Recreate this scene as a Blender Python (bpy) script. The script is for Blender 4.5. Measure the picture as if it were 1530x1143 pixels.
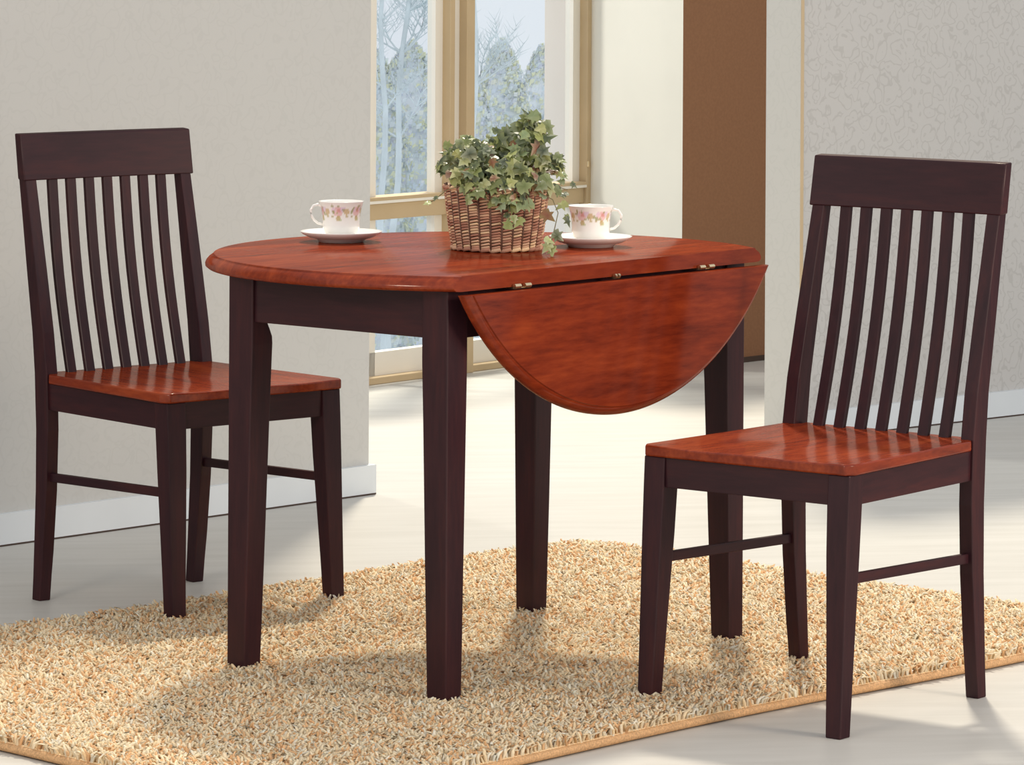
import bpy, bmesh, math, random
import numpy as np
from mathutils import Vector, Matrix
random.seed(7)
rng = np.random.default_rng(11)
scene = bpy.context.scene
for o in list(bpy.data.objects):
    bpy.data.objects.remove(o, do_unlink=True)

# ------------------------------------------------------------------ camera
W, HGT, F = 1530, 1143, 6204.7
CAM_Z = 1.362
cam_data = bpy.data.cameras.new('camera')
cam_data.sensor_fit = 'HORIZONTAL'
cam_data.sensor_width = 36.0
cam_data.lens = F / W * 36.0
cam_data.shift_x = -3.8 / W
cam_data.shift_y = -698.0 / W
cam_data.clip_start = 0.1
cam_data.clip_end = 500
cam = bpy.data.objects.new('camera', cam_data)
scene.collection.objects.link(cam)
cam.location = (0, 0, CAM_Z)
cam.rotation_euler = (Matrix.Rotation(math.radians(90), 3, 'X') @ Matrix.Rotation(0.0054, 3, 'Z')).to_euler()
scene.camera = cam

# ------------------------------------------------------------------ world, lights, exposure
scene.view_settings.view_transform = 'Standard'
scene.view_settings.look = 'None'
scene.view_settings.exposure = 0.0
scene.view_settings.gamma = 1.0
scene.view_settings.use_curve_mapping = False

world = bpy.data.worlds.new('pale_sky')
scene.world = world
world.use_nodes = True
bg = world.node_tree.nodes['Background']
bg.inputs[0].default_value = (0.86, 0.90, 0.96, 1)
bg.inputs[1].default_value = 0.96


def area_light(name, loc, target, power, size, color=(1, 1, 1), size_y=None):
    d = bpy.data.lights.new(name, 'AREA')
    d.energy = power
    d.size = size
    if size_y:
        d.shape = 'RECTANGLE'
        d.size_y = size_y
    d.color = color
    o = bpy.data.objects.new(name, d)
    scene.collection.objects.link(o)
    o.location = loc
    o.rotation_euler = (Vector(target) - Vector(loc)).to_track_quat('-Z', 'Y').to_euler()
    return o


def spot_light(name, loc, target, power, size, angle, blend=0.5, color=(1, 1, 1)):
    d = bpy.data.lights.new(name, 'SPOT')
    d.energy = power
    d.shadow_soft_size = size
    d.spot_size = math.radians(angle)
    d.spot_blend = blend
    d.color = color
    o = bpy.data.objects.new(name, d)
    scene.collection.objects.link(o)
    o.location = loc
    o.rotation_euler = (Vector(target) - Vector(loc)).to_track_quat('-Z', 'Y').to_euler()
    return o


spot_light('back_key_lamp', (0.45, 16.5, 11.5), (0.45, 7.3, 0.0), 8800, 0.60, 50, 0.3, (1.0, 0.91, 0.76))
area_light('right_fill_lamp', (3.6, 5.2, 1.7), (0.2, 7.6, 0.4), 90, 1.0, (1.0, 0.84, 0.68))
area_light('left_fill_lamp', (-2.6, 3.6, 2.3), (-0.6, 8.0, 0.6), 50, 0.8, (1.0, 0.86, 0.72))
area_light('outdoor_sun_fill', (-2.7, 13.5, 3.0), (0.4, 12.9, 0.7), 115, 0.5, (1.0, 0.95, 0.86))  # added light, stands in for sun and brightens the outer and return walls


# ------------------------------------------------------------------ material helpers
def new_mat(name):
    m = bpy.data.materials.new(name)
    m.use_nodes = True
    nt = m.node_tree
    return m, nt, nt.nodes['Principled BSDF']


def N(nt, kind, **kw):
    n = nt.nodes.new(kind)
    for k, v in kw.items():
        setattr(n, k, v)
    return n


def ramp(nt, stops, fac=None):
    r = N(nt, 'ShaderNodeValToRGB')
    e = r.color_ramp.elements
    while len(e) < len(stops):
        e.new(0.5)
    for i, (p, c) in enumerate(stops):
        e[i].position = p
        e[i].color = (*c, 1)
    if fac is not None:
        nt.links.new(fac, r.inputs[0])
    return r


def coords(nt, scale=(1, 1, 1), rot=(0, 0, 0), out='Object'):
    tc = N(nt, 'ShaderNodeTexCoord')
    mp = N(nt, 'ShaderNodeMapping')
    mp.inputs['Scale'].default_value = scale
    mp.inputs['Rotation'].default_value = rot
    nt.links.new(tc.outputs[out], mp.inputs[0])
    return mp.outputs[0]


def noise(nt, vec, scale, detail=4, rough=0.5, dist=0.0):
    n = N(nt, 'ShaderNodeTexNoise')
    n.inputs['Scale'].default_value = scale
    n.inputs['Detail'].default_value = detail
    n.inputs['Roughness'].default_value = rough
    n.inputs['Distortion'].default_value = dist
    nt.links.new(vec, n.inputs['Vector'])
    return n


def bump(nt, bsdf, height, strength, dist=0.002):
    b = N(nt, 'ShaderNodeBump')
    b.inputs['Strength'].default_value = strength
    b.inputs['Distance'].default_value = dist
    nt.links.new(height, b.inputs['Height'])
    nt.links.new(b.outputs[0], bsdf.inputs['Normal'])


def wood(name, c1, c2, c3, scale, rough=0.25, coat=0.3, spec=0.5, coarse=1.0, rot=(0, 0, 0)):
    m, nt, b = new_mat(name)
    v = coords(nt, scale, rot)
    n1 = noise(nt, v, 3.0 * coarse, 6, 0.62, 0.35)
    n2 = noise(nt, v, 22.0 * coarse, 4, 0.6, 0.1)
    mx = N(nt, 'ShaderNodeMath', operation='MULTIPLY_ADD')
    mx.inputs[1].default_value = 0.35
    nt.links.new(n2.outputs[0], mx.inputs[0])
    sc = N(nt, 'ShaderNodeMath', operation='MULTIPLY')
    sc.inputs[1].default_value = 0.65
    nt.links.new(n1.outputs[0], sc.inputs[0])
    nt.links.new(sc.outputs[0], mx.inputs[2])
    r = ramp(nt, [(0.32, c1), (0.5, c2), (0.68, c3)], mx.outputs[0])
    nt.nodes.remove(b)
    df = N(nt, 'ShaderNodeBsdfDiffuse')
    gl = N(nt, 'ShaderNodeBsdfGlossy')
    gl.inputs['Color'].default_value = (1.0, 0.93, 0.86, 1)
    gl.inputs['Roughness'].default_value = rough
    nt.links.new(r.outputs[0], df.inputs['Color'])
    lw = N(nt, 'ShaderNodeLayerWeight')
    lw.inputs[0].default_value = 0.5
    mr = N(nt, 'ShaderNodeMapRange')
    mr.inputs['From Min'].default_value = 0.5
    mr.inputs['From Max'].default_value = 1.0
    mr.inputs['To Min'].default_value = spec
    mr.inputs['To Max'].default_value = coat
    nt.links.new(lw.outputs['Facing'], mr.inputs['Value'])
    mx2 = N(nt, 'ShaderNodeMixShader')
    nt.links.new(mr.outputs[0], mx2.inputs[0])
    nt.links.new(df.outputs[0], mx2.inputs[1])
    nt.links.new(gl.outputs[0], mx2.inputs[2])
    nt.links.new(mx2.outputs[0], nt.nodes['Material Output'].inputs[0])
    return m


def plain(name, col, rough=0.5, metal=0.0, spec=0.5, nscale=40, namp=0.05):
    m, nt, b = new_mat(name)
    v = coords(nt)
    n = noise(nt, v, nscale, 3)
    lo = tuple(max(0, c * (1 - namp)) for c in col)
    hi = tuple(min(1, c * (1 + namp)) for c in col)
    r = ramp(nt, [(0.35, lo), (0.65, hi)], n.outputs[0])
    nt.links.new(r.outputs[0], b.inputs['Base Color'])
    b.inputs['Roughness'].default_value = rough
    b.inputs['Metallic'].default_value = metal
    b.inputs['Specular IOR Level'].default_value = spec
    return m


RED = ((0.092, 0.0105, 0.005), (0.200, 0.0265, 0.0080), (0.31, 0.052, 0.013))
DARK = ((0.020, 0.0078, 0.0115), (0.034, 0.0115, 0.0150), (0.054, 0.0150, 0.0165))
M = {}
M['top_wood'] = wood('cherry_table_wood', *RED, scale=(5, 0.7, 5), rough=0.13, coat=0.21, spec=0.025)
M['seat_wood'] = wood('cherry_seat_wood', *RED, scale=(5, 0.9, 5), rough=0.15, coat=0.26, spec=0.03)
M['dark'] = wood('espresso_wood_upright', *DARK, scale=(6, 6, 0.7), rough=0.32, coat=0.10, spec=0.022)
M['dark_x'] = wood('espresso_wood_rail', *DARK, scale=(0.7, 6, 6), rough=0.32, coat=0.10, spec=0.022)
M['dark_y'] = wood('espresso_wood_side', *DARK, scale=(6, 0.7, 6), rough=0.32, coat=0.10, spec=0.022)
M['brass'] = plain('brass', (0.72, 0.58, 0.36), 0.3, 1.0)
M['skirting'] = plain('white_skirting_paint', (0.66, 0.69, 0.70), 0.5, spec=0.3, nscale=6, namp=0.02)
M['gap'] = plain('dark_floor_gap', (0.06, 0.035, 0.025), 0.8)
M['tan_frame'] = plain('tan_window_paint', (0.52, 0.39, 0.23), 0.45, nscale=5, namp=0.05)
M['white_frame'] = plain('cream_sash_paint', (0.80, 0.76, 0.68), 0.45, nscale=5, namp=0.02)
M['white_wall'] = plain('white_plaster', (0.78, 0.75, 0.66), 0.7, spec=0.2, nscale=4, namp=0.02)
M['outside_white'] = plain('outside_white_plaster', (0.93, 0.92, 0.87), 0.8, spec=0.2, nscale=4, namp=0.02)
M['brown_wall'] = plain('brown_wall_paint', (0.285, 0.145, 0.078), 0.75, spec=0.2, nscale=120, namp=0.05)


def wallpaper(name, c_lo, c_hi, strength):
    m, nt, b = new_mat(name)
    v = coords(nt, (1, 1, 1))
    n = noise(nt, v, 14, 2, 0.5, 0)
    # warp the coordinates so the cells turn into scrolls
    mixv = N(nt, 'ShaderNodeVectorMath', operation='MULTIPLY_ADD')
    nt.links.new(n.outputs['Color'], mixv.inputs[0])
    mixv.inputs[1].default_value = (0.09, 0.09, 0.09)
    nt.links.new(v, mixv.inputs[2])
    vo = N(nt, 'ShaderNodeTexVoronoi', feature='F1')
    vo.inputs['Scale'].default_value = 26
    nt.links.new(mixv.outputs[0], vo.inputs['Vector'])
    w = N(nt, 'ShaderNodeMath', operation='MULTIPLY')
    w.inputs[1].default_value = 15.0
    nt.links.new(vo.outputs['Distance'], w.inputs[0])
    s = N(nt, 'ShaderNodeMath', operation='SINE')
    nt.links.new(w.outputs[0], s.inputs[0])
    r = ramp(nt, [(0.0, c_hi), (0.55, c_hi), (0.95, c_lo)], s.outputs[0])
    nt.links.new(r.outputs[0], b.inputs['Base Color'])
    b.inputs['Roughness'].default_value = 0.75
    b.inputs['Specular IOR Level'].default_value = 0.2
    bump(nt, b, s.outputs[0], strength, 0.002)
    return m


M['paper_left'] = wallpaper('plain_scroll_wallpaper', (0.500, 0.495, 0.468), (0.518, 0.512, 0.485), 0.03)
M['paper_right'] = wallpaper('grey_scroll_wallpaper', (0.455, 0.44, 0.415), (0.515, 0.50, 0.475), 0.06)
M['paper_end'] = wallpaper('pale_scroll_wallpaper', (0.525, 0.512, 0.47), (0.545, 0.53, 0.488), 0.03)


def floor_mat():
    m, nt, b = new_mat('pale_oak_laminate')
    v = coords(nt, (1, 1, 1), (0, 0, math.radians(-8)))
    st = N(nt, 'ShaderNodeMapping')
    st.inputs['Scale'].default_value = (0.8, 7, 1)
    nt.links.new(v, st.inputs[0])
    n = noise(nt, st.outputs[0], 3.0, 6, 0.6, 0.3)
    r = ramp(nt, [(0.3, (0.48, 0.46, 0.415)), (0.7, (0.55, 0.53, 0.485))], n.outputs[0])
    nt.links.new(r.outputs[0], b.inputs['Base Color'])
    b.inputs['Roughness'].default_value = 0.42
    b.inputs['Specular IOR Level'].default_value = 0.12
    return m


M['floor'] = floor_mat()


def glass_mat():
    m = bpy.data.materials.new('window_glass')
    m.use_nodes = True
    nt = m.node_tree
    nt.nodes.clear()
    out = N(nt, 'ShaderNodeOutputMaterial')
    tr = N(nt, 'ShaderNodeBsdfTransparent')
    tr.inputs[0].default_value = (0.96, 0.98, 0.99, 1)
    gl = N(nt, 'ShaderNodeBsdfGlossy')
    gl.inputs['Roughness'].default_value = 0.03
    mx = N(nt, 'ShaderNodeMixShader')
    mx.inputs[0].default_value = 0.05
    nt.links.new(tr.outputs[0], mx.inputs[1])
    nt.links.new(gl.outputs[0], mx.inputs[2])
    nt.links.new(mx.outputs[0], out.inputs[0])
    return m


M['glass'] = glass_mat()


def attr_mat(name, rough=0.6, spec=0.3, sss=0.0, trans=0.0, coat=0.0):
    m, nt, b = new_mat(name)
    a = N(nt, 'ShaderNodeAttribute')
    a.attribute_name = 'Col'
    nt.links.new(a.outputs['Color'], b.inputs['Base Color'])
    b.inputs['Roughness'].default_value = rough
    b.inputs['Specular IOR Level'].default_value = spec
    b.inputs['Coat Weight'].default_value = coat
    if trans:
        t = N(nt, 'ShaderNodeBsdfTranslucent')
        nt.links.new(a.outputs['Color'], t.inputs[0])
        mx = N(nt, 'ShaderNodeMixShader')
        mx.inputs[0].default_value = trans
        out = nt.nodes['Material Output']
        nt.links.new(b.outputs[0], mx.inputs[1])
        nt.links.new(t.outputs[0], mx.inputs[2])
        nt.links.new(mx.outputs[0], out.inputs[0])
    return m


M['yarn'] = attr_mat('shag_yarn', 0.9, 0.1, trans=0.35)
M['leaf'] = attr_mat('ivy_leaf', 0.4, 0.5, trans=0.12)
M['outside_leaf'] = attr_mat('outside_leaf', 0.8, 0.1, trans=0.45)
M['china'] = attr_mat('painted_china', 0.12, 0.5, coat=0.4)
M['wicker'] = attr_mat('wicker_strand', 0.6, 0.3)
M['stem'] = plain('ivy_stem', (0.16, 0.13, 0.05), 0.6)
M['soil'] = plain('potting_soil', (0.02, 0.015, 0.01), 0.9)
M['rug_back'] = plain('rug_backing', (0.84, 0.62, 0.36), 0.9, nscale=300, namp=0.2)
M['binding'] = plain('tan_rug_binding', (0.55, 0.32, 0.15), 0.8, nscale=300, namp=0.2)


# ------------------------------------------------------------------ mesh helpers
def link_mesh(name, me, mat, parent=None):
    o = bpy.data.objects.new(name, me)
    if mat is not None:
        me.materials.append(mat)
    scene.collection.objects.link(o)
    if parent is not None:
        o.parent = parent
    return o


def obj(name, bm, mat, parent=None, smooth=False, bevel=0.0, bseg=2):
    me = bpy.data.meshes.new(name)
    bmesh.ops.recalc_face_normals(bm, faces=bm.faces)
    bm.to_mesh(me)
    bm.free()
    if smooth:
        for p in me.polygons:
            p.use_smooth = True
    o = link_mesh(name, me, mat, parent)
    if bevel:
        md = o.modifiers.new('bevel', 'BEVEL')
        md.width = bevel
        md.segments = bseg
        md.limit_method = 'ANGLE'
        md.angle_limit = math.radians(35)
    return o


def tag(o, label=None, cat=None, group=None, kind=None):
    if label: o['label'] = label
    if cat: o['category'] = cat
    if group: o['group'] = group
    if kind: o['kind'] = kind
    return o


def empty(name, loc, rz=0.0):
    o = bpy.data.objects.new(name, None)
    scene.collection.objects.link(o)
    o.location = loc
    o.rotation_euler = (0, 0, rz)
    o.empty_display_size = 0.1
    return o


def box(bm, c0, c1):
    x0, y0, z0 = c0
    x1, y1, z1 = c1
    v = [bm.verts.new(p) for p in ((x0, y0, z0), (x1, y0, z0), (x1, y1, z0), (x0, y1, z0),
                                   (x0, y0, z1), (x1, y0, z1), (x1, y1, z1), (x0, y1, z1))]
    for f in ((3, 2, 1, 0), (4, 5, 6, 7), (0, 1, 5, 4), (1, 2, 6, 5), (2, 3, 7, 6), (3, 0, 4, 7)):
        bm.faces.new([v[i] for i in f])


def loft(bm, rings, caps=True):
    vs = [[bm.verts.new(p) for p in r] for r in rings]
    n = len(vs[0])
    for a, b in zip(vs[:-1], vs[1:]):
        for i in range(n):
            j = (i + 1) % n
            bm.faces.new((a[i], a[j], b[j], b[i]))
    if caps:
        bm.faces.new(list(reversed(vs[0])))
        bm.faces.new(vs[-1])
    return vs


def rect_ring(x0, x1, y0, y1, z):
    return [(x0, y0, z), (x1, y0, z), (x1, y1, z), (x0, y1, z)]


def lathe(bm, prof, n=64, cap=False):
    rings = []
    for r, z in prof:
        rings.append([(r * math.cos(2 * math.pi * i / n), r * math.sin(2 * math.pi * i / n), z) for i in range(n)])
    return loft(bm, rings, cap)


def tube(bm, pts, rad, n=8, closed=False):
    pts = [Vector(p) for p in pts]
    rings = []
    L = len(pts)
    up = Vector((0, 0, 1))
    for i, p in enumerate(pts):
        if closed:
            t = pts[(i + 1) % L] - pts[i - 1]
        else:
            t = pts[min(i + 1, L - 1)] - pts[max(i - 1, 0)]
        t.normalize()
        ref = up if abs(t.z) < 0.95 else Vector((1, 0, 0))
        s = t.cross(ref).normalized()
        u = s.cross(t).normalized()
        r = rad[i] if isinstance(rad, (list, tuple)) else rad
        rings.append([p + (s * math.cos(2 * math.pi * k / n) + u * math.sin(2 * math.pi * k / n)) * r for k in range(n)])
    if closed:
        rings.append(rings[0])
        vs = [[bm.verts.new(q) for q in r] for r in rings[:-1]]
        for a in range(L):
            A, B = vs[a], vs[(a + 1) % L]
            for k in range(n):
                j = (k + 1) % n
                bm.faces.new((A[k], A[j], B[j], B[k]))
    else:
        loft(bm, rings)


def smooth_angle(o, deg=40):
    for p in o.data.polygons:
        p.use_smooth = True
    try:
        o.data.set_sharp_from_angle(angle=math.radians(deg))
    except Exception:
        pass


def wall_box(name, p0, p1, thick, z0, z1, mat, side=1):
    """vertical slab from p0 to p1 (its room face), thickness away from the viewer"""
    d = Vector((p1[0] - p0[0], p1[1] - p0[1]))
    L = d.length
    ang = math.atan2(d.y, d.x)
    bm = bmesh.new()
    box(bm, (0, 0, z0), (L, thick * side, z1))
    o = obj(name, bm, mat)
    o.location = (p0[0], p0[1], 0)
    o.rotation_euler = (0, 0, ang)
    return o


# ------------------------------------------------------------------ the room
def along(p, q, s):
    return (p[0] + (q[0] - p[0]) * s, p[1] + (q[1] - p[1]) * s)


def unit(p, q):
    d = math.hypot(q[0] - p[0], q[1] - p[1])
    return ((q[0] - p[0]) / d, (q[1] - p[1]) / d)


WALL_H = 2.5

# left wall: its base runs (-1.099, 8.931) -> (-0.333, 9.756)
LA, LB = (-1.099, 8.931), (-0.336, 9.756)
ul = unit(LA, LB)
L0 = (LB[0] - ul[0] * 5.5, LB[1] - ul[1] * 5.5)
tag(wall_box('wall_left', L0, LB, 0.14, 0, WALL_H, M['paper_left']), kind='structure')
skl = (L0[0] + ul[1] * 0.013, L0[1] - ul[0] * 0.013)
ske = (LB[0] + ul[0] * 0.013 + ul[1] * 0.013, LB[1] + ul[1] * 0.013 - ul[0] * 0.013)
tag(wall_box('baseboard_left', skl, ske, 0.166, 0.004, 0.070, M['skirting']), kind='structure')
gp = wall_box('trim_1', (skl[0], skl[1]), (ske[0], ske[1]), 0.16, 0.0005, 0.004, M['gap'])
tag(gp, kind='structure')

# right wall
RA, RB = (0.750, 10.81), (1.406, 11.398)
ur = unit(RA, RB)
R1 = (RA[0] + ur[0] * 5.0, RA[1] + ur[1] * 5.0)
tag(wall_box('wall_right', RA, R1, 0.125, 0, WALL_H, M['paper_right']), kind='structure')
# plain end facing of the right wall (towards the opening), a hair proud of the wallpaper
bm = bmesh.new()
box(bm, (-0.004, -0.001, 0), (0.0, 0.126, WALL_H))
o = obj('trim_2', bm, M['paper_end'])
o.location = (RA[0], RA[1], 0)
o.rotation_euler = (0, 0, math.atan2(ur[1], ur[0]))
tag(o, kind='structure')
bm = bmesh.new()
box(bm, (-0.004, -0.0035, 0), (0.005, -0.0, WALL_H))
o = obj('trim_3', bm, M['tan_frame'])
o.location = (RA[0], RA[1], 0)
o.rotation_euler = (0, 0, math.atan2(ur[1], ur[0]))
tag(o, kind='structure')
RS = (RA[0] + ur[0] * 0.08 + ur[1] * 0.013, RA[1] + ur[1] * 0.08 - ur[0] * 0.013)
RS1 = (R1[0] + ur[1] * 0.013, R1[1] - ur[0] * 0.013)
tag(wall_box('baseboard_right', RS, RS1, 0.013, 0.004, 0.071, M['skirting']), kind='structure')
tag(wall_box('trim_4', RS, RS1, 0.012, 0.0005, 0.004, M['gap']), kind='structure')

# alcove: window wall, white return wall, brown wall
WA = (-0.408, 12.069)
uw = (0.62, 0.785)


def wpt(t, off=0.0):
    return (WA[0] + uw[0] * t + uw[1] * off, WA[1] + uw[1] * t - uw[0] * off)


def t_of(px, py=150):
    a = (px - 765 + (py - 571) * 0.0054) / F
    return (a * WA[1] - WA[0]) / (uw[0] - a * uw[1])


t_end = t_of(874)
bm = bmesh.new()
fl = [(-6, -1), (7, -1), (7, 15), (2.9, 14.9), (0.515, 12.60), (0.285, 12.95), wpt(t_end, -0.06), wpt(-2.2, -0.06), (-6, 9.5)]
loft(bm, [[(x, y, -0.05) for x, y in fl], [(x, y, 0.0) for x, y in fl]])
tag(obj('floor', bm, M['floor']), kind='structure')
WE = wpt(t_end)
BR = (0.509, 12.488)
BR1 = (0.781, 12.765)
ub = unit(BR, BR1)
BRE = (BR[0] + ub[0] * 3.2, BR[1] + ub[1] * 3.2)


def wall_prism(name, pts, z0, z1, mat):
    bm = bmesh.new()
    loft(bm, [[(x, y, z0) for x, y in pts], [(x, y, z1) for x, y in pts]])
    return tag(obj(name, bm, mat), kind='structure')


CB = (BR[0] + 0.008, BR[1] + 0.14)
wall_prism('wall_return', [WE, BR, CB, (WE[0] + 0.08, WE[1] + 0.07)], 0, WALL_H, M['white_wall'])
wall_prism('wall_back', [BR, BRE, (BRE[0] - ub[1] * .1, BRE[1] + ub[0] * .1), CB], 0, WALL_H, M['brown_wall'])
tag(wall_box('baseboard_back', (BR[0] + ub[1] * .006, BR[1] - ub[0] * .006), (BRE[0] + ub[1] * .006, BRE[1] - ub[0] * .006),
             0.01, 0.0, 0.016, M['gap']), kind='structure')


def window():
    ang = math.atan2(uw[1], uw[0])
    root = empty('window_1', (WA[0], WA[1], 0), ang)
    tag(root, kind='structure')
    x_m0, x_m1, x_m2, x_m3 = t_of(661), t_of(668), t_of(680), t_of(692)
    xl = -2.2
    xr = t_end
    px = 0.0
    # tan frame pieces
    bm = bmesh.new()
    box(bm, (x_m0, -0.03, 0), (x_m1, 0.05, WALL_H))
    box(bm, (x_m2, -0.045, 0), (x_m3, 0.05, WALL_H))
    obj('mullion', bm, M['tan_frame'], root, bevel=0.002)
    bm = bmesh.new()
    box(bm, (x_m1, -0.015, 0), (x_m2, 0.05, WALL_H))
    obj('mullion_inset', bm, M['white_frame'], root)
    bm = bmesh.new()
    box(bm, (t_of(866), -0.03, 0), (xr, 0.05, WALL_H))
    obj('jamb', bm, M['tan_frame'], root, bevel=0.002)
    # transom rails
    for a, b in ((xl, x_m0), (x_m3, t_of(866))):
        bm = bmesh.new()
        box(bm, (a, -0.02, 0.475), (b, 0.045, 0.523))
        obj('transom', bm, M['tan_frame'], root, bevel=0.003)
        bm = bmesh.new()
        box(bm, (a, -0.03, 0.523), (b, 0.045, 0.531))
        obj('transom_bead', bm, M['white_frame'], root)
        bm = bmesh.new()
        box(bm, (a, -0.028, 0.531), (b, 0.045, 0.541))
        obj('transom_lip', bm, M['tan_frame'], root)
        # cream strips imitate pale sheen along the glass edges, above and below the transom
        bm = bmesh.new()
        sw = 0.034
        lo = max(a, -0.02)
        for z0, z1 in ((0.541, WALL_H), (0.0, 0.475)):
            box(bm, (lo, 0.0, z0), (lo + sw, 0.03, z1))
            box(bm, (b - sw, 0.0, z0), (b, 0.03, z1))
        box(bm, (a, 0.0, 0.02), (b, 0.035, 0.088))
        obj('sash_rail_and_sheen', bm, M['white_frame'], root)
        bm = bmesh.new()
        box(bm, (a, 0.012, 0.05), (b, 0.016, WALL_H))
        obj('pane', bm, M['glass'], root)
    bm = bmesh.new()
    box(bm, (xl, -0.035, 0.0), (xr, 0.06, 0.020))
    obj('window_sill', bm, M['tan_frame'], root, bevel=0.002)
    bm = bmesh.new()
    box(bm, (t_of(866), -0.036, 0.585), (t_of(868), -0.028, 0.605))
    obj('window_catch', bm, M['brass'], root, bevel=0.003)
    return root


window()
# white outer wall seen through the right pane
bm = bmesh.new()
loft(bm, [[(0.104, 14.0, z), (1.3, 14.0, z), (1.3, 14.25, z), (0.12, 14.25, z)] for z in (-1.2, WALL_H)])
tag(obj('wall_outside', bm, M['outside_white']), kind='structure')


# ------------------------------------------------------------------ generic coloured leaf clouds
LEAF_OUT = [(0.0, -0.42), (0.16, -0.46), (0.44, -0.30), (0.30, -0.08), (0.52, 0.10), (0.22, 0.14), (0.0, 0.60),
            (-0.22, 0.14), (-0.52, 0.10), (-0.30, -0.08), (-0.44, -0.30), (-0.16, -0.46)]


def build_attr_mesh(name, verts, faces, cols, mat, parent=None, smooth=False):
    me = bpy.data.meshes.new(name)
    me.from_pydata(verts, [], faces)
    a = me.color_attributes.new('Col', 'FLOAT_COLOR', 'POINT')
    c = np.ones((len(verts), 4), dtype=np.float32)
    c[:, :3] = np.array(cols, dtype=np.float32)
    a.data.foreach_set('color', c.ravel())
    if smooth:
        me.polygons.foreach_set('use_smooth', [True] * len(me.polygons))
    me.update()
    return link_mesh(name, me, mat, parent)


def add_leaf(V, Fc, Cc, pos, normal, up, size, col, edge, fold=0.12):
    n = Vector(normal).normalized()
    u = Vector(up)
    u = (u - n * u.dot(n))
    if u.length < 1e-3:
        u = n.orthogonal()
    u.normalize()
    s = u.cross(n).normalized()
    base = len(V)
    V.append(tuple(Vector(pos)))
    Cc.append(col)
    for (x, y) in LEAF_OUT:
        z = -fold * (abs(x) * 1.1 + 0.5 * y * y) + random.uniform(-0.03, 0.03)
        p = Vector(pos) + (s * x + u * y + n * z) * size
        V.append(tuple(p))
        k = 0.55 if (abs(x) > 0.4 or y > 0.4) else 0.25
        k *= random.uniform(0.6, 1.3)
        Cc.append(tuple(c * (1 - k) + e * k for c, e in zip(col, edge)))
    m = len(LEAF_OUT)
    for i in range(m):
        Fc.append((base, base + 1 + i, base + 1 + (i + 1) % m))


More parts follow.
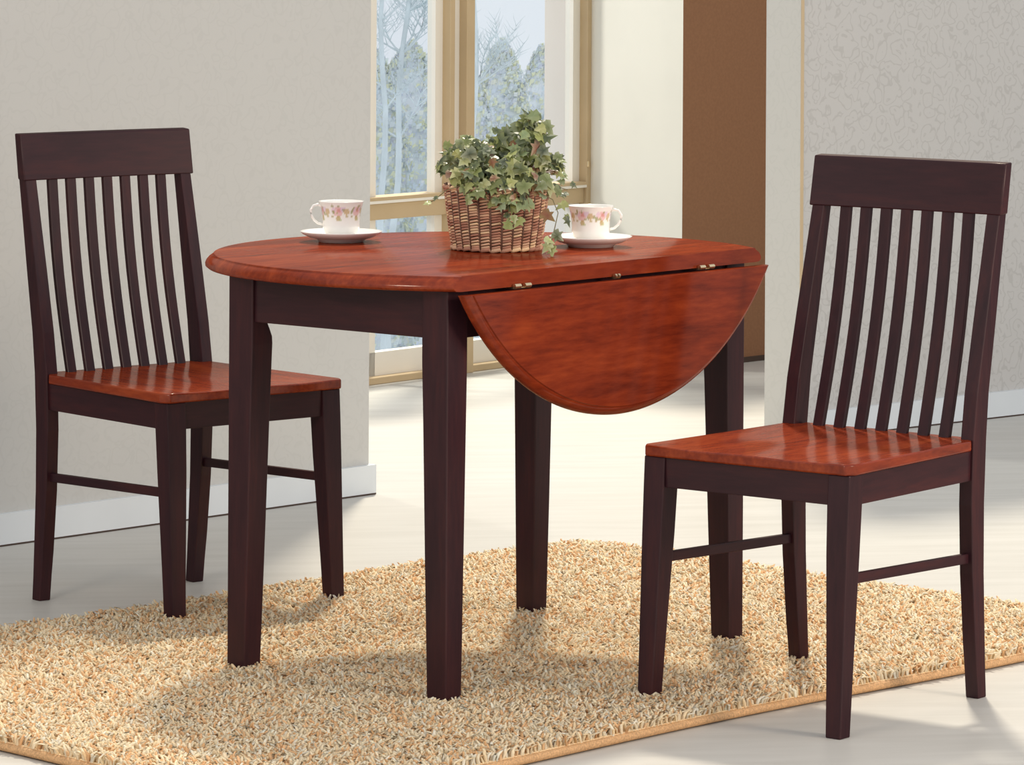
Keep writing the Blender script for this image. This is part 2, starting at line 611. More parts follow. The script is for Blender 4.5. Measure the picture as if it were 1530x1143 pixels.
# ------------------------------------------------------------------ outdoors, seen through the window
def outdoors():
    # low ground falling away below the house
    bm = bmesh.new()
    pts = [(-30, 15.5, -1.2), (30, 15.5, -1.2), (30, 50, -5.0), (-30, 50, -5.0)]
    vs = [bm.verts.new(p) for p in pts]
    vb = [bm.verts.new((p[0], p[1], p[2] - 0.3)) for p in pts]
    bm.faces.new(vs)
    bm.faces.new(list(reversed(vb)))
    for i in range(4):
        j = (i + 1) % 4
        bm.faces.new((vs[i], vb[i], vb[j], vs[j]))
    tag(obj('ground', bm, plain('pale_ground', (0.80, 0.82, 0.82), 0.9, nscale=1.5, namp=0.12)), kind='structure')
    # hedge: rounded bodies densely covered with small leaves, haze painted into their colours
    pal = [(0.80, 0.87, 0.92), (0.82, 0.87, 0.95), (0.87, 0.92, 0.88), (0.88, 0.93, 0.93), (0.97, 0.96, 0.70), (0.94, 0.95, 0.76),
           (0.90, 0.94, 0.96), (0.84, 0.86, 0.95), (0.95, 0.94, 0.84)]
    body_mat = plain('haze_tinted_hedge', (0.84, 0.89, 0.93), 0.9, nscale=2.0, namp=0.15)
    specs = [(-1.78, 52.0, -0.34, 0.42, 'hazy pale shrub at the left edge of the left window pane'),
             (-1.34, 54.5, -0.36, 0.52, 'tall hazy shrub seen through the middle of the left window pane'),
             (-0.56, 52.0, -0.55, 0.32, 'round hazy shrub seen just right of the window mullion'),
             (-0.16, 57.0, -0.40, 0.38, 'broad hazy shrub seen in the middle of the right window pane'),
             (0.40, 60.0, -0.58, 0.34, 'hazy shrub seen through the right pane beside the white outer wall')]
    for (cx, cy, top, r, lab) in specs:
        root = empty('hillside_shrub', (cx, cy, -5.2))
        tag(root, lab, 'shrub', 'hazy shrubs outside the window')
        bm = bmesh.new()
        hh = top + 5.2
        prof = [(r * 1.25, 0.0), (r * 1.35, hh * 0.35), (r * 1.15, hh * 0.7), (r * 0.8, hh * 0.88), (r * 0.35, hh * 0.97), (0.01, hh)]
        lathe(bm, prof, 28, True)
        for v in bm.verts:
            k = 1 + 0.10 * math.sin(v.co.x * 7 + v.co.z * 5 + cx) + 0.06 * math.sin(v.co.y * 11 + v.co.z * 9)
            v.co.x *= k
            v.co.y *= k
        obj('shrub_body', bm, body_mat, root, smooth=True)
        V, Fc, Cc = [], [], []
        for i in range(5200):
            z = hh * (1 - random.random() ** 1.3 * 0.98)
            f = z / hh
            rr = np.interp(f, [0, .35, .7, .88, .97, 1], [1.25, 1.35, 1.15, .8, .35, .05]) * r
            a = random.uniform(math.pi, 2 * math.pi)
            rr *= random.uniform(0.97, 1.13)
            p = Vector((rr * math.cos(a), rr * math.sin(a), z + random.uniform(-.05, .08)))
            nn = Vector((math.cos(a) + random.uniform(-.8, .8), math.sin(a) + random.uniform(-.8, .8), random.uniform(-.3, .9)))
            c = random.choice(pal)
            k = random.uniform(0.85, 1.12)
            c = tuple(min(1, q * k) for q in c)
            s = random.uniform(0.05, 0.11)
            b0 = len(V)
            nn.normalize()
            t = nn.orthogonal().normalized()
            bt = nn.cross(t)
            for dx, dy in ((-.5, 0), (0, -.35), (.5, 0), (0, .35)):
                V.append(tuple(p + (t * dx + bt * dy) * s))
                Cc.append(c)
            Fc.append((b0, b0 + 1, b0 + 2, b0 + 3))
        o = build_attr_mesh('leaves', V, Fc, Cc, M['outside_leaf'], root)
        o['kind'] = 'stuff'
    # bare trees, distance haze put into the bark colour
    bark = plain('haze_tinted_bark', (0.80, 0.87, 0.88), 0.9, nscale=3, namp=0.1)

    def tree(x, y, zb, zt, r0, lean, lab, seed):
        rnd = random.Random(seed)
        root = empty('bare_tree', (x, y, zb))
        tag(root, lab, 'tree', 'bare trees outside the window')
        bm = bmesh.new()
        H = zt - zb
        n = 14
        pts = [(lean * (i / n) ** 1.4 * H * 0.14 + 0.03 * math.sin(i * 1.3 + seed), 0.03 * math.cos(i), H * i / n) for i in range(n + 1)]
        tube(bm, pts, [r0 * (1 - 0.55 * i / n) for i in range(n + 1)], 8)
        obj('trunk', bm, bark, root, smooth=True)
        bm = bmesh.new()

        def branch(p, d, L, r, depth):
            q = [p]
            dd = Vector(d)
            for i in range(5):
                dd = (dd + Vector((rnd.uniform(-.25, .25), rnd.uniform(-.25, .25), rnd.uniform(-.05, .2)))).normalized()
                q.append(q[-1] + dd * L / 5)
            tube(bm, q, [r * (1 - .15 * i) for i in range(6)], 5)
            if depth:
                for i in (2, 3, 4, 5):
                    for s in (-1, 1):
                        nd = (dd + Vector((s * rnd.uniform(.5, 1.2), rnd.uniform(-.5, .5), rnd.uniform(-.2, .5)))).normalized()
                        branch(q[i], nd, L * 0.55, r * 0.5, depth - 1)
        for i in range(14):
            f = rnd.uniform(0.62, 0.99)
            k = int(f * n)
            p = Vector(pts[k])
            s = rnd.choice((-1, 1))
            branch(p, Vector((s * rnd.uniform(.6, 1), rnd.uniform(-.3, .3), rnd.uniform(.3, 1))).normalized(), rnd.uniform(.4, .75), r0 * 0.30, 2)
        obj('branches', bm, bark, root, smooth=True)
    tree(-1.32, 42.0, -4.6, 1.6, 0.042, 0.0, 'slim straight bare tree nearest the left edge of the window', 3)
    tree(-1.42, 45.5, -4.8, 1.7, 0.046, 0.38, 'bare tree leaning right, seen in the left window pane', 5)
    tree(-0.47, 49.0, -5.2, 1.9, 0.052, 0.0, 'bare tree just right of the window mullion', 8)


outdoors()


# ------------------------------------------------------------------ shag rug
FEET = [(-0.0368, 7.5356, -0.6949, [(sx * 0.2354, sy * 0.4013) for sx in (-1, 1) for sy in (-1, 1)], 0.022),
        (-.7782, 8.3412, -.8662 - math.pi / 2, [(-.19, .443), (.19, .443)], 0.016),
        (.6576, 7.3581, 4.0588 - math.pi / 2, [(-.19, .439), (.185, -.012), (-.185, -.012)], 0.016)]


def rug():
    T = Vector((0.15, 8.90))
    a = Vector((0.72, -0.694)).normalized()
    b = Vector((-0.694, -0.72)).normalized()
    LW, LL = 1.46, 2.24
    NU, NV = 46, 70

    def edge(u, v):
        # slightly wavy outline and rounded corners
        x, y = u * LW, v * LL
        w = 0.010
        x += w * math.sin(v * 9) * (2 * u - 1) - 0.02 * (2 * u - 1) * (2 * v - 1) ** 6
        y += w * math.sin(u * 7 + 1) * (2 * v - 1) - 0.04 * (2 * v - 1) * (2 * u - 1) ** 6
        return T + a * x + b * y
    root = empty('shag_rug', (T.x, T.y, 0))
    tag(root, 'rectangular beige and cream shag rug lying under the table', 'rug')
    ths = 0.017
    bm = bmesh.new()
    top = [[bm.verts.new((*(edge(i / NU, j / NV) - T), ths)) for j in range(NV + 1)] for i in range(NU + 1)]
    for i in range(NU):
        for j in range(NV):
            bm.faces.new((top[i][j], top[i + 1][j], top[i + 1][j + 1], top[i][j + 1]))
    e = [ed for ed in bm.edges if ed.is_boundary]
    r = bmesh.ops.extrude_edge_only(bm, edges=e)
    for v in r['geom']:
        if isinstance(v, bmesh.types.BMVert):
            v.co.z = 0.001
    obj('backing', bm, M['rug_back'], root)
    bm = bmesh.new()
    loop = [edge(i / 60, 0) for i in range(60)] + [edge(1, i / 80) for i in range(80)] + \
           [edge(1 - i / 60, 1) for i in range(60)] + [edge(0, 1 - i / 80) for i in range(80)]
    tube(bm, [(q.x - T.x, q.y - T.y, 0.0085) for q in loop], 0.0075, 8, closed=True)
    obj('edge_binding', bm, M['binding'], root, smooth=True)
    # pile
    sp = 0.0060
    nu, nv = int(LW / sp), int(LL / sp)
    U, Vv = np.meshgrid(np.arange(nu), np.arange(nv), indexing='ij')
    n = U.size
    u = (U.ravel() + rng.uniform(0.0, 1.0, n)) / nu
    v = (Vv.ravel() + rng.uniform(0.0, 1.0, n)) / nv
    x = u * LW + 0.010 * np.sin(v * 9) * (2 * u - 1) - 0.02 * (2 * u - 1) * (2 * v - 1) ** 6
    y = v * LL + 0.010 * np.sin(u * 7 + 1) * (2 * v - 1) - 0.04 * (2 * v - 1) * (2 * u - 1) ** 6
    px = a.x * x + b.x * y
    py = a.y * x + b.y * y
    keep = np.ones(n, dtype=bool)
    gx, gy = px + T.x, py + T.y
    for ox, oy, oa, feet, hw in FEET:
        ca, sa_ = math.cos(oa), math.sin(oa)
        for fx, fy in feet:
            wx, wy = ox + fx * ca - fy * sa_, oy + fx * sa_ + fy * ca
            lx_ = (gx - wx) * ca + (gy - wy) * sa_
            ly_ = -(gx - wx) * sa_ + (gy - wy) * ca
            keep &= ~((np.abs(lx_) < hw) & (np.abs(ly_) < hw))
    px, py = px[keep], py[keep]
    n = px.size
    ang = rng.uniform(0, 2 * np.pi, n)
    lean = rng.uniform(0.25, 1.15, n)
    ln = rng.uniform(0.014, 0.022, n)
    rad = rng.uniform(0.0021, 0.0033, n)
    # clumps lean together
    cl = np.sin(px * 37 + 3 * np.sin(py * 23)) * np.cos(py * 31 + 2 * np.sin(px * 19))
    ang = ang * 0.6 + cl * 3.0
    dx, dy = np.cos(ang), np.sin(ang)
    base = np.stack([px, py, np.full(n, 0.015)], 1)
    mid = base + np.stack([dx * lean * ln * 0.35, dy * lean * ln * 0.35, ln * 0.62], 1)
    a2 = ang + rng.uniform(-1.2, 1.2, n)
    tip = mid + np.stack([np.cos(a2) * lean * ln * 0.62, np.sin(a2) * lean * ln * 0.62, ln * 0.40 * (1.15 - lean * 0.9)], 1)
    rot0 = rng.uniform(0, 2 * np.pi, n)
    rings = []
    for c, k in ((base, 1.0), (mid, 1.25), (tip, 0.75)):
        for q in range(3):
            t = rot0 + q * 2 * np.pi / 3
            rings.append(c + np.stack([np.cos(t) * rad * k, np.sin(t) * rad * k, np.sin(t) * rad * 0.3 * k], 1))
    P = np.stack(rings, 1).reshape(-1, 3).astype(np.float32)   # n*9
    off = (np.arange(n) * 9)[:, None]
    fq = []
    for lv in (0, 3):
        for q in range(3):
            r2 = (q + 1) % 3
            fq.append([lv + q, lv + r2, lv + 3 + r2, lv + 3 + q])
    quads = (off[:, :, None] + np.array(fq)[None]).reshape(-1, 4)
    tris = (off + np.array([[6, 7, 8]])).reshape(-1, 3)
    me = bpy.data.meshes.new('pile')
    me.vertices.add(len(P))
    me.vertices.foreach_set('co', P.ravel())
    nl = quads.size + tris.size
    me.loops.add(nl)
    me.loops.foreach_set('vertex_index', np.concatenate([quads.ravel(), tris.ravel()]).astype(np.int32))
    me.polygons.add(len(quads) + len(tris))
    st = np.concatenate([np.arange(len(quads)) * 4, quads.size + np.arange(len(tris)) * 3]).astype(np.int32)
    me.polygons.foreach_set('loop_start', st)
    me.update(calc_edges=True)
    me.validate()
    me.polygons.foreach_set('use_smooth', np.ones(len(me.polygons), dtype=bool))
    pal = np.array([(0.96, 0.84, 0.62), (0.94, 0.77, 0.51), (0.90, 0.60, 0.33), (0.96, 0.83, 0.60), (0.80, 0.50, 0.25), (0.97, 0.91, 0.76)])
    ci = rng.choice(6, n, p=[.24, .22, .18, .18, .08, .10])
    col = pal[ci] * rng.uniform(0.9, 1.08, (n, 1))
    c4 = np.ones((n, 9, 4), dtype=np.float32)
    c4[:, :, :3] = col[:, None, :]
    at = me.color_attributes.new('Col', 'FLOAT_COLOR', 'POINT')
    at.data.foreach_set('color', np.clip(c4, 0, 1).ravel())
    o = link_mesh('pile', me, M['yarn'], root)
    o['kind'] = 'stuff'


rug()


# ------------------------------------------------------------------ drop-leaf table
TX, TY, TH = -0.0368, 7.5356, -0.6949
R_TOP, D_CLIP = 0.520, 0.283
LA_, LB_ = 0.5128, 0.8435


def table():
    root = empty('drop_leaf_table', (TX, TY, 0), TH)
    tag(root, 'round cherry-topped dining table with dark legs and one leaf hanging down', 'table')
    # top: rounded edge, cut straight along the hinge line
    h = math.sqrt(R_TOP ** 2 - D_CLIP ** 2)
    a0 = math.atan2(h, D_CLIP)
    NA = 120
    prof = [(-0.014, 0.7235), (-0.005, 0.7245), (-0.0005, 0.7280), (0.0, 0.7320), (-0.0020, 0.7370), (-0.0060, 0.7415),
            (-0.0110, 0.7450), (-0.0140, 0.7465), (-0.0150, 0.7492), (-0.0175, 0.7500)]
    bm = bmesh.new()
    rings = []
    for dr, z in prof:
        r = R_TOP + dr
        aa = math.acos(min(1, (D_CLIP) / r))
        ring = []
        for i in range(NA + 1):
            t = aa + (2 * math.pi - 2 * aa) * i / NA
            ring.append((r * math.cos(t), r * math.sin(t), z))
        rings.append(ring)
    loft(bm, rings)
    o = obj('tabletop', bm, M['top_wood'], root)
    smooth_angle(o, 50)
    # hanging leaf
    bm = bmesh.new()
    z_top = 0.7225
    u0, u1 = D_CLIP + 0.006, D_CLIP + 0.027
    lp = [(0.0, 0.003), (0.003, 0.0), (0.009, 0.0), (0.014, 0.003), (0.018, 0.008), (0.0205, 0.013), (0.0205, 0.0145), (0.023, 0.016)]
    rings = []
    for du, inset in lp:
        r = R_TOP - inset
        zc = z_top + D_CLIP - 0.004
        aa = math.acos(D_CLIP / r)
        ring = []
        for i in range(97):
            t = -aa + 2 * aa * i / 96
            ring.append((u0 + du, r * math.sin(t), zc - r * math.cos(t)))
        rings.append(ring)
    loft(bm, rings)
    o = obj('drop_leaf', bm, M['top_wood'], root)
    smooth_angle(o, 45)
    # hinges
    for yv in (-0.262, 0.0, 0.262):
        w = 0.022 if abs(yv) > 0.1 else 0.007
        bm = bmesh.new()
        for s in (-1, 1):
            cyl = [(D_CLIP + 0.005, yv + s * w * 0.62 - w * 0.36, 0.7245), (D_CLIP + 0.005, yv + s * w * 0.62 + w * 0.36, 0.7245)]
            tube(bm, cyl, 0.0042, 10)
        box(bm, (D_CLIP - 0.014, yv - w, 0.7205), (D_CLIP + 0.004, yv + w, 0.7225))
        obj('hinge', bm, M['brass'], root)
    # aprons
    A2, B2 = LA_ / 2, LB_ / 2
    zt, zb = 0.7235, 0.640
    ins = 0.006
    for s in (-1, 1):
        bm = bmesh.new()
        y0 = s * (B2 - ins)
        box(bm, (-A2 + 0.05, min(y0, y0 - s * 0.02), zb), (A2 - 0.05, max(y0, y0 - s * 0.02), zt))
        obj('apron', bm, M['dark_x'], root, bevel=0.0015)
        bm = bmesh.new()
        x0 = s * (A2 - ins)
        box(bm, (min(x0, x0 - s * 0.02), -B2 + 0.045, zb), (max(x0, x0 - s * 0.02), B2 - 0.045, zt))
        obj('apron', bm, M['dark_y'], root, bevel=0.0015)
    # legs
    for sa in (-1, 1):
        for sb in (-1, 1):
            bm = bmesh.new()
            rings = []
            for z, wa, wb in ((0.0, 0.042, 0.041), (0.25, 0.049, 0.046), (0.50, 0.055, 0.051), (0.60, 0.058, 0.053),
                              (0.612, 0.058, 0.052), (0.625, 0.058, 0.046), (0.636, 0.058, 0.040), (0.645, 0.058, 0.038), (0.7235, 0.058, 0.038)):
                if not (sa < 0 and sb < 0) and z > 0.6:
                    wb = 0.053
                xo, yo = sa * A2, sb * B2
                xi, yi = xo - sa * wa, yo - sb * wb
                rings.append(rect_ring(min(xo, xi), max(xo, xi), min(yo, yi), max(yo, yi), z))
            loft(bm, rings)
            obj('leg', bm, M['dark'], root, bevel=0.0022)


table()


# ------------------------------------------------------------------ chairs
def chair(loc, ang, P, label):
    """local x to the sitter's right, y forward; ang = heading of 'forward'"""
    root = empty('dining_chair', (loc[0], loc[1], 0), ang - math.pi / 2)
    tag(root, label, 'chair', 'slat-back dining chairs around the table')
    wf, wr, dp = P['wf'], P['wr'], P['dp']
    zs, zrt, zrb, yrt, yrb, wrl = P['zs'], P['zrt'], P['zrb'], P['yrt'], P['yrb'], P['wrail']
    sw, ys = P['sw'], P['dp'] + P['ss']
    th = 0.019
    zb = zs - th

    def yback(z):
        return np.interp(z, [0, .10, .22, .34, zs, zs + .08, zrb, zrt], [-.012, -.004, .003, .005, .0, -.010, yrb, yrt])
    # rear posts
    for s in (-1, 1):
        bm = bmesh.new()
        rings = []
        for z, dep, wid in ((0, .027, .026), (.05, .029, .026), (.10, .032, .027), (.16, .035, .027), (.22, .038, .027), (.28, .040, .027),
                            (.34, .042, .027), (.39, .043, .027), (zs, .043, .027), (zs + .04, .041, .027), (zs + .08, .039, .027),
                            (zs + .20, .034, .027), (zs + .30, .029, .026), (zrb + 0.004, .024, .026)):
            yc = yback(z) - (0.043 - dep) * 0.25
            xc = s * np.interp(z, [0, zs, zrb], [wr / 2, wr / 2 + .002, wrl / 2 - .018])
            rings.append(rect_ring(xc - wid / 2, xc + wid / 2, yc - dep / 2, yc + dep / 2, z))
        loft(bm, rings)
        obj('rear_leg', bm, M['dark'], root, bevel=0.002)
    # front legs
    for s in (-1, 1):
        bm = bmesh.new()
        rings = []
        for z, w, in ((0, .030), (.1, .033), (.2, .037), (.3, .041), (zb - .05, .043), (zb, .043)):
            f = z / zb
            yc = dp - 0.028 * f
            xo = s * (wf / 2 + .014 + .002 * f)
            rings.append(rect_ring(min(xo, xo - s * w), max(xo, xo - s * w), yc - w / 2, yc + w / 2, z))
        loft(bm, rings)
        obj('front_leg', bm, M['dark'], root, bevel=0.002)
    # aprons
    ah = 0.052
    yf = dp - 0.028 + 0.018
    bm = bmesh.new()
    box(bm, (-wf / 2 + .02, yf - .018, zb - ah), (wf / 2 - .02, yf, zb))
    obj('apron', bm, M['dark_x'], root, bevel=0.001)
    bm = bmesh.new()
    box(bm, (-wr / 2 + .01, -.009, zb - ah), (wr / 2 - .01, .009, zb))
    obj('apron', bm, M['dark_x'], root, bevel=0.001)
    for s in (-1, 1):
        bm = bmesh.new()
        xo = s * (wf / 2 + .010)
        xr = s * (wr / 2 + .010)
        pts = [(xr, .015), (xo, yf - .025), (xo - s * .018, yf - .025), (xr - s * .018, .015)]
        loft(bm, [[(x, y, zb - ah) for x, y in pts], [(x, y, zb) for x, y in pts]])
        obj('apron', bm, M['dark_y'], root, bevel=0.001)
        bm = bmesh.new()
        ya, yb_ = 0.015, dp - 0.03
        xa, xb = s * (wr / 2), s * (wf / 2 - .004)
        r0 = [(xa - .006, ya, .238), (xa + .006, ya, .238), (xa + .006, ya, .255), (xa - .006, ya, .255)]
        r1 = [(xb - .006, yb_, .250), (xb + .006, yb_, .250), (xb + .006, yb_, .267), (xb - .006, yb_, .267)]
        loft(bm, [r0, r1])
        obj('stretcher', bm, M['dark_y'], root, bevel=0.0015)
    # saddle seat
    bm = bmesh.new()
    nx, ny = 24, 24
    y_r = -0.012
    wb = wr / 2 - 0.0145      # between the posts
    grid = []
    for j in range(ny + 1):
        v = j / ny
        # the first rows sit between the posts, then the seat widens in front of them
        row = []
        y = y_r + (ys - y_r) * v
        half = sw / 2 - (sw / 2 - (wr / 2 + 0.0135)) * (1 - (y - 0.02) / (ys - 0.02)) ** 1.0 if y > 0.02 else wb
        c = ys - y
        if c < 0.012:
            half -= 0.012 - math.sqrt(max(0, 0.012 ** 2 - (0.012 - c) ** 2))
        for i in range(nx + 1):
            uu = 2 * i / nx - 1
            x = half * uu
            yy = y + 0.004 * (1 - uu * uu) * (v - .5)
            dish = 0.0055 * math.exp(-((abs(x) - 0.10) / 0.07) ** 2) * math.sin(math.pi * min(1, max(0, (v * 0.9 + 0.02)))) ** 0.8
            row.append((x, yy, zs - dish))
        grid.append(row)
    top = [[bm.verts.new(p) for p in r] for r in grid]
    bot = [[bm.verts.new((p[0], p[1], zb)) for p in r] for r in grid]
    for j in range(ny):
        for i in range(nx):
            bm.faces.new((top[j][i], top[j][i + 1], top[j + 1][i + 1], top[j + 1][i]))
            bm.faces.new((bot[j][i], bot[j + 1][i], bot[j + 1][i + 1], bot[j][i + 1]))
    for j in range(ny):
        bm.faces.new((top[j][0], top[j + 1][0], bot[j + 1][0], bot[j][0]))
        bm.faces.new((top[j][nx], bot[j][nx], bot[j + 1][nx], top[j + 1][nx]))
    for i in range(nx):
        bm.faces.new((top[0][i], bot[0][i], bot[0][i + 1], top[0][i + 1]))
        bm.faces.new((top[ny][i], top[ny][i + 1], bot[ny][i + 1], bot[ny][i]))
    o = obj('seat', bm, M['seat_wood'], root, bevel=0.003)
    smooth_angle(o, 30)
    # crest rail, slightly bowed
    bm = bmesh.new()
    rings = []
    for i in range(13):
        uu = i / 6 - 1
        x = uu * wrl / 2
        bow = -0.007 * (1 - uu * uu)
        rings.append([(x, yrb + bow - .013, zrb), (x, yrb + bow + .011, zrb - .002), (x, yrt + bow + .011, zrt - .002), (x, yrt + bow - .011, zrt)])
    loft(bm, rings)
    o = obj('crest_rail', bm, M['dark_x'], root, bevel=0.0025)
    smooth_angle(o, 30)
    # seven slats
    for k in range(7):
        f = (k + 1) / 8
        xb = (2 * f - 1) * (wr / 2 - 0.001) * 0.955
        xt = (2 * f - 1) * (wrl / 2 - 0.018) * 0.935
        bm = bmesh.new()
        rings = []
        for q in range(9):
            t = q / 8
            z = zs - 0.006 + (zrb + 0.002 - zs + 0.006) * t
            yc = 0.007 + (yrb - 0.003 - 0.007) * t - 0.010 * math.sin(math.pi * t)
            x = xb + (xt - xb) * t
            rings.append(rect_ring(x - .0105, x + .0105, yc - .0055, yc + .0055, z))
        loft(bm, rings)
        obj('slat', bm, M['dark'], root, bevel=0.0012, bseg=1)
    return root


PL = dict(wf=.3833, wr=.3741, dp=.4431, sw=.4354, zs=.4515, zrt=.9223, zrb=.831, yrt=-.0794, yrb=-.0643, wrail=.4141, ss=.0001)
PR = dict(wf=.3871, wr=.3692, dp=.4388, sw=.4323, zs=.4536, zrt=.9317, zrb=.8415, yrt=-.0917, yrb=-.0747, wrail=.4022, ss=-.001)
chair((-.7782, 8.3412), -.8662, PL, 'dark slat-back dining chair with cherry seat, left of the table by the plain wall')
chair((.6576, 7.3581), 4.0588, PR, 'dark slat-back dining chair with cherry seat, right of the table by scrolled wallpaper')


# ------------------------------------------------------------------ teacups and saucers
def cup_and_saucer(x, y, rz, lab_cup, lab_saucer, seed):
    rnd = random.Random(seed)
    z0 = 0.7502
    # saucer
    bm = bmesh.new()
    prof = [(0.0005, 0.004), (0.036, 0.004), (0.038, 0.0), (0.042, 0.0), (0.046, 0.005), (0.060, 0.0085), (0.072, 0.0145), (0.0765, 0.0185),
            (0.077, 0.0196), (0.0760, 0.0200), (0.071, 0.0168), (0.058, 0.0110), (0.044, 0.0082), (0.028, 0.0072), (0.0265, 0.0076), (0.0005, 0.0066)]
    lathe(bm, prof, 96)
    me_cols = []
    me = bpy.data.meshes.new('saucer')
    bmesh.ops.recalc_face_normals(bm, faces=bm.faces)
    bm.to_mesh(me)
    bm.free()
    at = me.color_attributes.new('Col', 'FLOAT_COLOR', 'POINT')
    for i, v in enumerate(me.vertices):
        at.data[i].color = (0.93, 0.90, 0.85, 1)
    for p in me.polygons:
        p.use_smooth = True
    s = link_mesh('saucer', me, M['china'])
    s.location = (x, y, z0)
    tag(s, lab_saucer, 'saucer', 'white china saucers on the table')
    # cup
    root = empty('teacup', (x, y, z0 + 0.0078), rz)
    tag(root, lab_cup, 'teacup', 'floral teacups on the table')
    prof = [(0.0, 0.0030), (0.0185, 0.0030), (0.0200, 0.0), (0.0225, 0.0), (0.0240, 0.0035), (0.0300, 0.0075), (0.0335, 0.0130), (0.0350, 0.022)]
    for i in range(14):
        t = (i + 1) / 14
        prof.append((0.0350 + 0.0010 * t + 0.0062 * t ** 3, 0.022 + 0.045 * t))
    prof += [(0.0425, 0.0678), (0.0418, 0.0680), (0.0405, 0.0672)]
    for i in range(10):
        t = 1 - (i + 1) / 10
        prof.append((0.0328 + 0.0010 * t + 0.0062 * t ** 3, 0.020 + 0.046 * t))
    prof += [(0.0290, 0.011), (0.018, 0.0075), (0.0, 0.007)]
    bm = bmesh.new()
    NN = 220
    prof[0] = (0.0004, 0.003)
    prof[-1] = (0.0004, 0.007)
    lathe(bm, prof, NN)
    me = bpy.data.meshes.new('cup_body')
    bmesh.ops.recalc_face_normals(bm, faces=bm.faces)
    # more rows for the painted band
    bm.to_mesh(me)
    bm.free()
    # rose sprays painted around the wall of the cup
    spots = []
    for g in range(6):
        a = g * math.pi / 3 + 0.25
        spots.append((a, 0.050, 0.0090, (0.80, 0.46, 0.46)))
        spots.append((a + 0.05, 0.052, 0.0038, (0.70, 0.30, 0.26)))
        spots.append((a - .22, 0.053, 0.0048, (0.80, 0.62, 0.72)))
        spots.append((a + .25, 0.055, 0.0050, (0.76, 0.60, 0.74)))
        for q in range(7):
            spots.append((a + rnd.uniform(-.42, .42), 0.052 + rnd.uniform(-.008, .009), rnd.uniform(.0018, .0032), (0.35, 0.36, 0.12)))
        spots.append((a + .02, 0.038, 0.0045, (0.52, 0.38, 0.10)))
        spots.append((a + .12, 0.035, 0.0026, (0.48, 0.55, 0.25)))
        spots.append((a - .30, 0.041, 0.0024, (0.45, 0.35, 0.12)))
        spots.append((a + .45, 0.050, 0.0058, (0.60, 0.42, 0.16)))
        spots.append((a + .47, 0.041, 0.0025, (0.50, 0.40, 0.15)))
    at = me.color_attributes.new('Col', 'FLOAT_COLOR', 'POINT')
    for i, v in enumerate(me.vertices):
        c = (0.93, 0.90, 0.84)
        r = math.hypot(v.co.x, v.co.y)
        z = v.co.z
        outer = r > 0.0349 + 0.0062 * max(0, (z - 0.022) / 0.045) ** 3 - 0.0002
        if outer and z > 0.02 and z < 0.0668:
            a = math.atan2(v.co.y, v.co.x)
            for (sa, sz, sr, sc) in spots:
                d = math.hypot(((a - sa + math.pi) % (2 * math.pi) - math.pi) * r, z - sz)
                if d < sr:
                    k = 0.75
                    c = tuple(q * (1 - k) + w * k for q, w in zip(c, sc))
        at.data[i].color = (*c, 1)
    for p in me.polygons:
        p.use_smooth = True
    link_mesh('cup_body', me, M['china'], root)
    # ear-shaped handle on +x
    bm = bmesh.new()
    pts = []
    ctrl = [(0.0365, 0.058), (0.044, 0.0615), (0.052, 0.0600), (0.0575, 0.052), (0.0565, 0.042), (0.051, 0.033), (0.044, 0.027), (0.0350, 0.0245)]
    for i in range(len(ctrl) - 1):
        for t in (0, .5):
            pts.append((ctrl[i][0] * (1 - t) + ctrl[i + 1][0] * t, 0, ctrl[i][1] * (1 - t) + ctrl[i + 1][1] * t))
    pts.append((ctrl[-1][0], 0, ctrl[-1][1]))
    tube(bm, pts, 0.0024, 10)
    me = bpy.data.meshes.new('cup_handle')
    bmesh.ops.recalc_face_normals(bm, faces=bm.faces)
    bm.to_mesh(me)
    bm.free()
    at = me.color_attributes.new('Col', 'FLOAT_COLOR', 'POINT')
    for i in range(len(me.vertices)):
        at.data[i].color = (0.93, 0.90, 0.84, 1)
    for p in me.polygons:
        p.use_smooth = True
    link_mesh('cup_handle', me, M['china'], root)


cup_and_saucer(-0.321, 7.766, math.radians(188), 'white floral teacup on the left saucer, handle pointing left',
               'white saucer under the teacup left of the ivy basket', 1)
cup_and_saucer(0.144, 7.682, math.radians(-12), 'white floral teacup on the right saucer, handle pointing right',
               'white saucer under the teacup right of the ivy basket', 2)


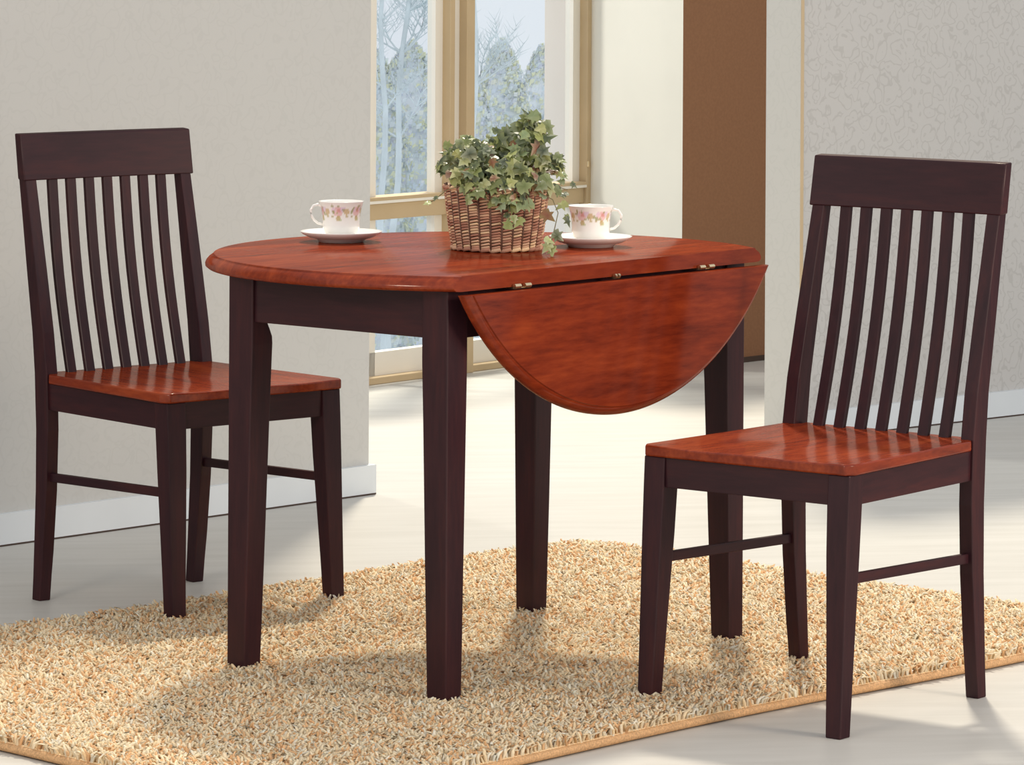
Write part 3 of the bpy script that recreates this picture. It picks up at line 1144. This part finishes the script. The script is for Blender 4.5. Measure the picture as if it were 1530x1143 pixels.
# ------------------------------------------------------------------ ivy in a wicker basket
def ivy():
    bx, by = -0.030, 7.605
    root = empty('potted_ivy', (bx, by, 0.7502))
    tag(root, 'green ivy trailing out of a round wicker basket in the middle of the table', 'plant')
    # woven basket
    V, Fc, Cc = [], [], []
    NS = 26
    rows = 22
    hb = 0.118

    def rad(z):
        f = z / hb
        return 0.0775 + 0.0165 * f ** 0.8
    rnd = random.Random(4)
    SEG = NS * 6
    for k in range(rows):
        z = 0.005 + (hb - 0.008) * k / (rows - 1)
        tr = 0.0025 if k < rows - 1 else 0.0046
        if k == 0:
            tr = 0.0045
        base = len(V)
        m = 6
        for i in range(SEG):
            a = 2 * math.pi * i / SEG
            ph = (i % 6) / 6
            bulge = 0.0050 * math.sin(math.pi * ph) ** 0.7
            tilt = 0.0018 * (ph - .5) * 2
            r = rad(z) + bulge - 0.0025
            cell = rnd.random() if i % 6 == 0 else cell
            cc = [(0.62, 0.38, 0.24), (0.48, 0.25, 0.16), (0.70, 0.48, 0.28), (0.36, 0.17, 0.11)][int(cell * 4)]
            dark = 0.35 if (i % 6 == 0) else 1.0
            for q in range(m):
                t = 2 * math.pi * q / m
                rr = r + tr * math.cos(t)
                V.append((rr * math.cos(a), rr * math.sin(a), z + tilt + tr * 0.95 * math.sin(t) + 0.0006 * math.sin(a * 5 + k)))
                Cc.append(tuple(c * (0.9 + 0.2 * cell) for c in cc))
        for i in range(SEG):
            j = (i + 1) % SEG
            for q in range(m):
                w = (q + 1) % m
                Fc.append((base + i * m + q, base + j * m + q, base + j * m + w, base + i * m + w))
    bk = build_attr_mesh('basket', V, Fc, Cc, M['wicker'], root, smooth=True)
    # upright stakes behind the weave
    bm = bmesh.new()
    for s in range(NS):
        a = 2 * math.pi * s / NS
        tube(bm, [((rad(z) + 0.0005) * math.cos(a), (rad(z) + 0.0005) * math.sin(a), z) for z in (0.002, 0.04, 0.08, hb + 0.003)], 0.0022, 6)
    obj('stakes', bm, plain('wicker_stake', (0.14, 0.07, 0.045), 0.7), bk, smooth=True)
    bm = bmesh.new()
    lathe(bm, [(0.0005, 0.002), (0.0735, 0.002), (0.0885, 0.100), (0.06, 0.106), (0.0005, 0.108)], 40)
    obj('soil', bm, M['soil'], root, smooth=True)

    S = 1 / 816.0

    def P(px, py, dy):
        return Vector(((px - 742) * S, dy, 0.857 - 0.7502 + (285 - py) * S - dy * 0.078))
    tips = [(808, 176, .0), (820, 196, .0), (786, 204, -.03), (835, 240, .0), (683, 222, -.04), (725, 226, -.05), (672, 246, .02), (812, 225, -.03), (668, 226, -.02), (660, 243, -.05), (690, 214, .02), (712, 212, -.02), (735, 216, .03), (752, 205, -.01), (765, 196, .02), (785, 190, 0),
            (797, 178, -.01), (812, 184, .02), (818, 200, -.02), (800, 210, .04), (842, 246, -.01), (846, 262, .02), (848, 283, -.02), (828, 250, .03),
            (820, 278, -.06), (806, 235, .0), (690, 236, -.07), (700, 262, -.09), (676, 262, -.08), (716, 240, -.06), (738, 250, -.08), (760, 240, -.07),
            (780, 232, -.05), (770, 255, -.09), (795, 262, -.08), (745, 275, -.10), (720, 290, -.105), (700, 298, -.105), (742, 305, -.11), (765, 300, -.11),
            (770, 328, -.105), (760, 318, -.108), (790, 305, -.105), (735, 232, .05), (700, 225, .06), (775, 215, .06), (755, 225, .0), (725, 262, -.04), (805, 285, -.09),
            (652, 252, -.01), (775, 275, -.06), (715, 225, 0)]
    V, Fc, Cc = [], [], []
    sb = bmesh.new()
    cols = [(0.125, 0.155, 0.040), (0.19, 0.22, 0.05), (0.06, 0.085, 0.028), (0.28, 0.30, 0.08), (0.035, 0.052, 0.025), (0.32, 0.33, 0.12), (0.20, 0.26, 0.12), (0.13, 0.15, 0.045), (0.05, 0.07, 0.03)]
    edges = [(0.42, 0.45, 0.22), (0.34, 0.38, 0.15), (0.55, 0.58, 0.38), (0.25, 0.27, 0.08)]
    rd = random.Random(21)

    def leaf_at(p, outward, size=None, pale=False):
        n = Vector((outward.x + rd.uniform(-.6, .6), -0.75 + outward.y + rd.uniform(-.5, .5), 0.45 + rd.uniform(-.45, .6)))
        up = Vector((rd.uniform(-1, 1), rd.uniform(-.4, .4), rd.uniform(-1, .35)))
        c = cols[rd.randrange(len(cols))] if not pale else (0.38, 0.42, 0.16)
        e = edges[rd.randrange(len(edges))]
        if rd.random() < 0.05:
            c = (0.22, 0.07, 0.03)
        add_leaf(V, Fc, Cc, p, n, up, size or rd.uniform(0.019, 0.034), c, e, fold=rd.uniform(0.05, 0.35))
    random.seed(3)
    for (px, py, dy) in tips:
        tip = P(px, py, dy)
        st = Vector((tip.x * 0.35 + rd.uniform(-.01, .01), dy * 0.4, 0.104))
        ctl = Vector(((st.x + tip.x) / 2, (st.y + tip.y) / 2, max(st.z, tip.z) + 0.015))
        if tip.z < 0.10:      # hangs over the rim
            ctl = Vector((tip.x * .8, -0.085, 0.15))
        pts = []
        for i in range(9):
            t = i / 8
            pts.append(st * (1 - t) ** 2 + ctl * 2 * t * (1 - t) + tip * t * t)
        tube(sb, pts, [0.0013 - 0.0007 * i / 8 for i in range(9)], 5)
        for i in range(2, 9):
            p = pts[i] + Vector((rd.uniform(-.009, .009), rd.uniform(-.014, .006), rd.uniform(-.008, .009)))
            leaf_at(p, Vector((p.x * 3, 0, 0)))
            if rd.random() < 0.6:
                p = pts[i] + Vector((rd.uniform(-.014, .014), rd.uniform(-.012, .012), rd.uniform(-.014, .014)))
                leaf_at(p, Vector((p.x * 3, 0, 0)), rd.uniform(.013, .025))
    # vine trailing down on the right in front of the saucer, and a small one on the left
    for path, lv in (([(800, 285, -.09), (825, 298, -.10), (833, 318, -.115), (828, 340, -.13), (822, 362, -.15)],
                      [(818, 322, .030, 0), (838, 306, .026, 0), (848, 330, .022, 0), (832, 352, .026, 0), (820, 358, .022, 1), (816, 368, .026, 1), (824, 374, .024, 1), (845, 324, .014, 0)]),
                     ([(700, 275, -.08), (668, 285, -.09), (650, 300, -.085), (640, 304, -.08)],
                      [(640, 304, .016, 1), (652, 297, .013, 0)])):
        pp = [P(*q) for q in path]
        tube(sb, pp, 0.0009, 5)
        for (px, py, sz, pale) in lv:
            leaf_at(P(px, py, -.105 if py < 325 else -.15), Vector((0, 0, 0)), sz, bool(pale))
    obj('stems', sb, M['stem'], root, smooth=True)
    build_attr_mesh('leaves', V, Fc, Cc, M['leaf'], root)['kind'] = 'stuff'


ivy()
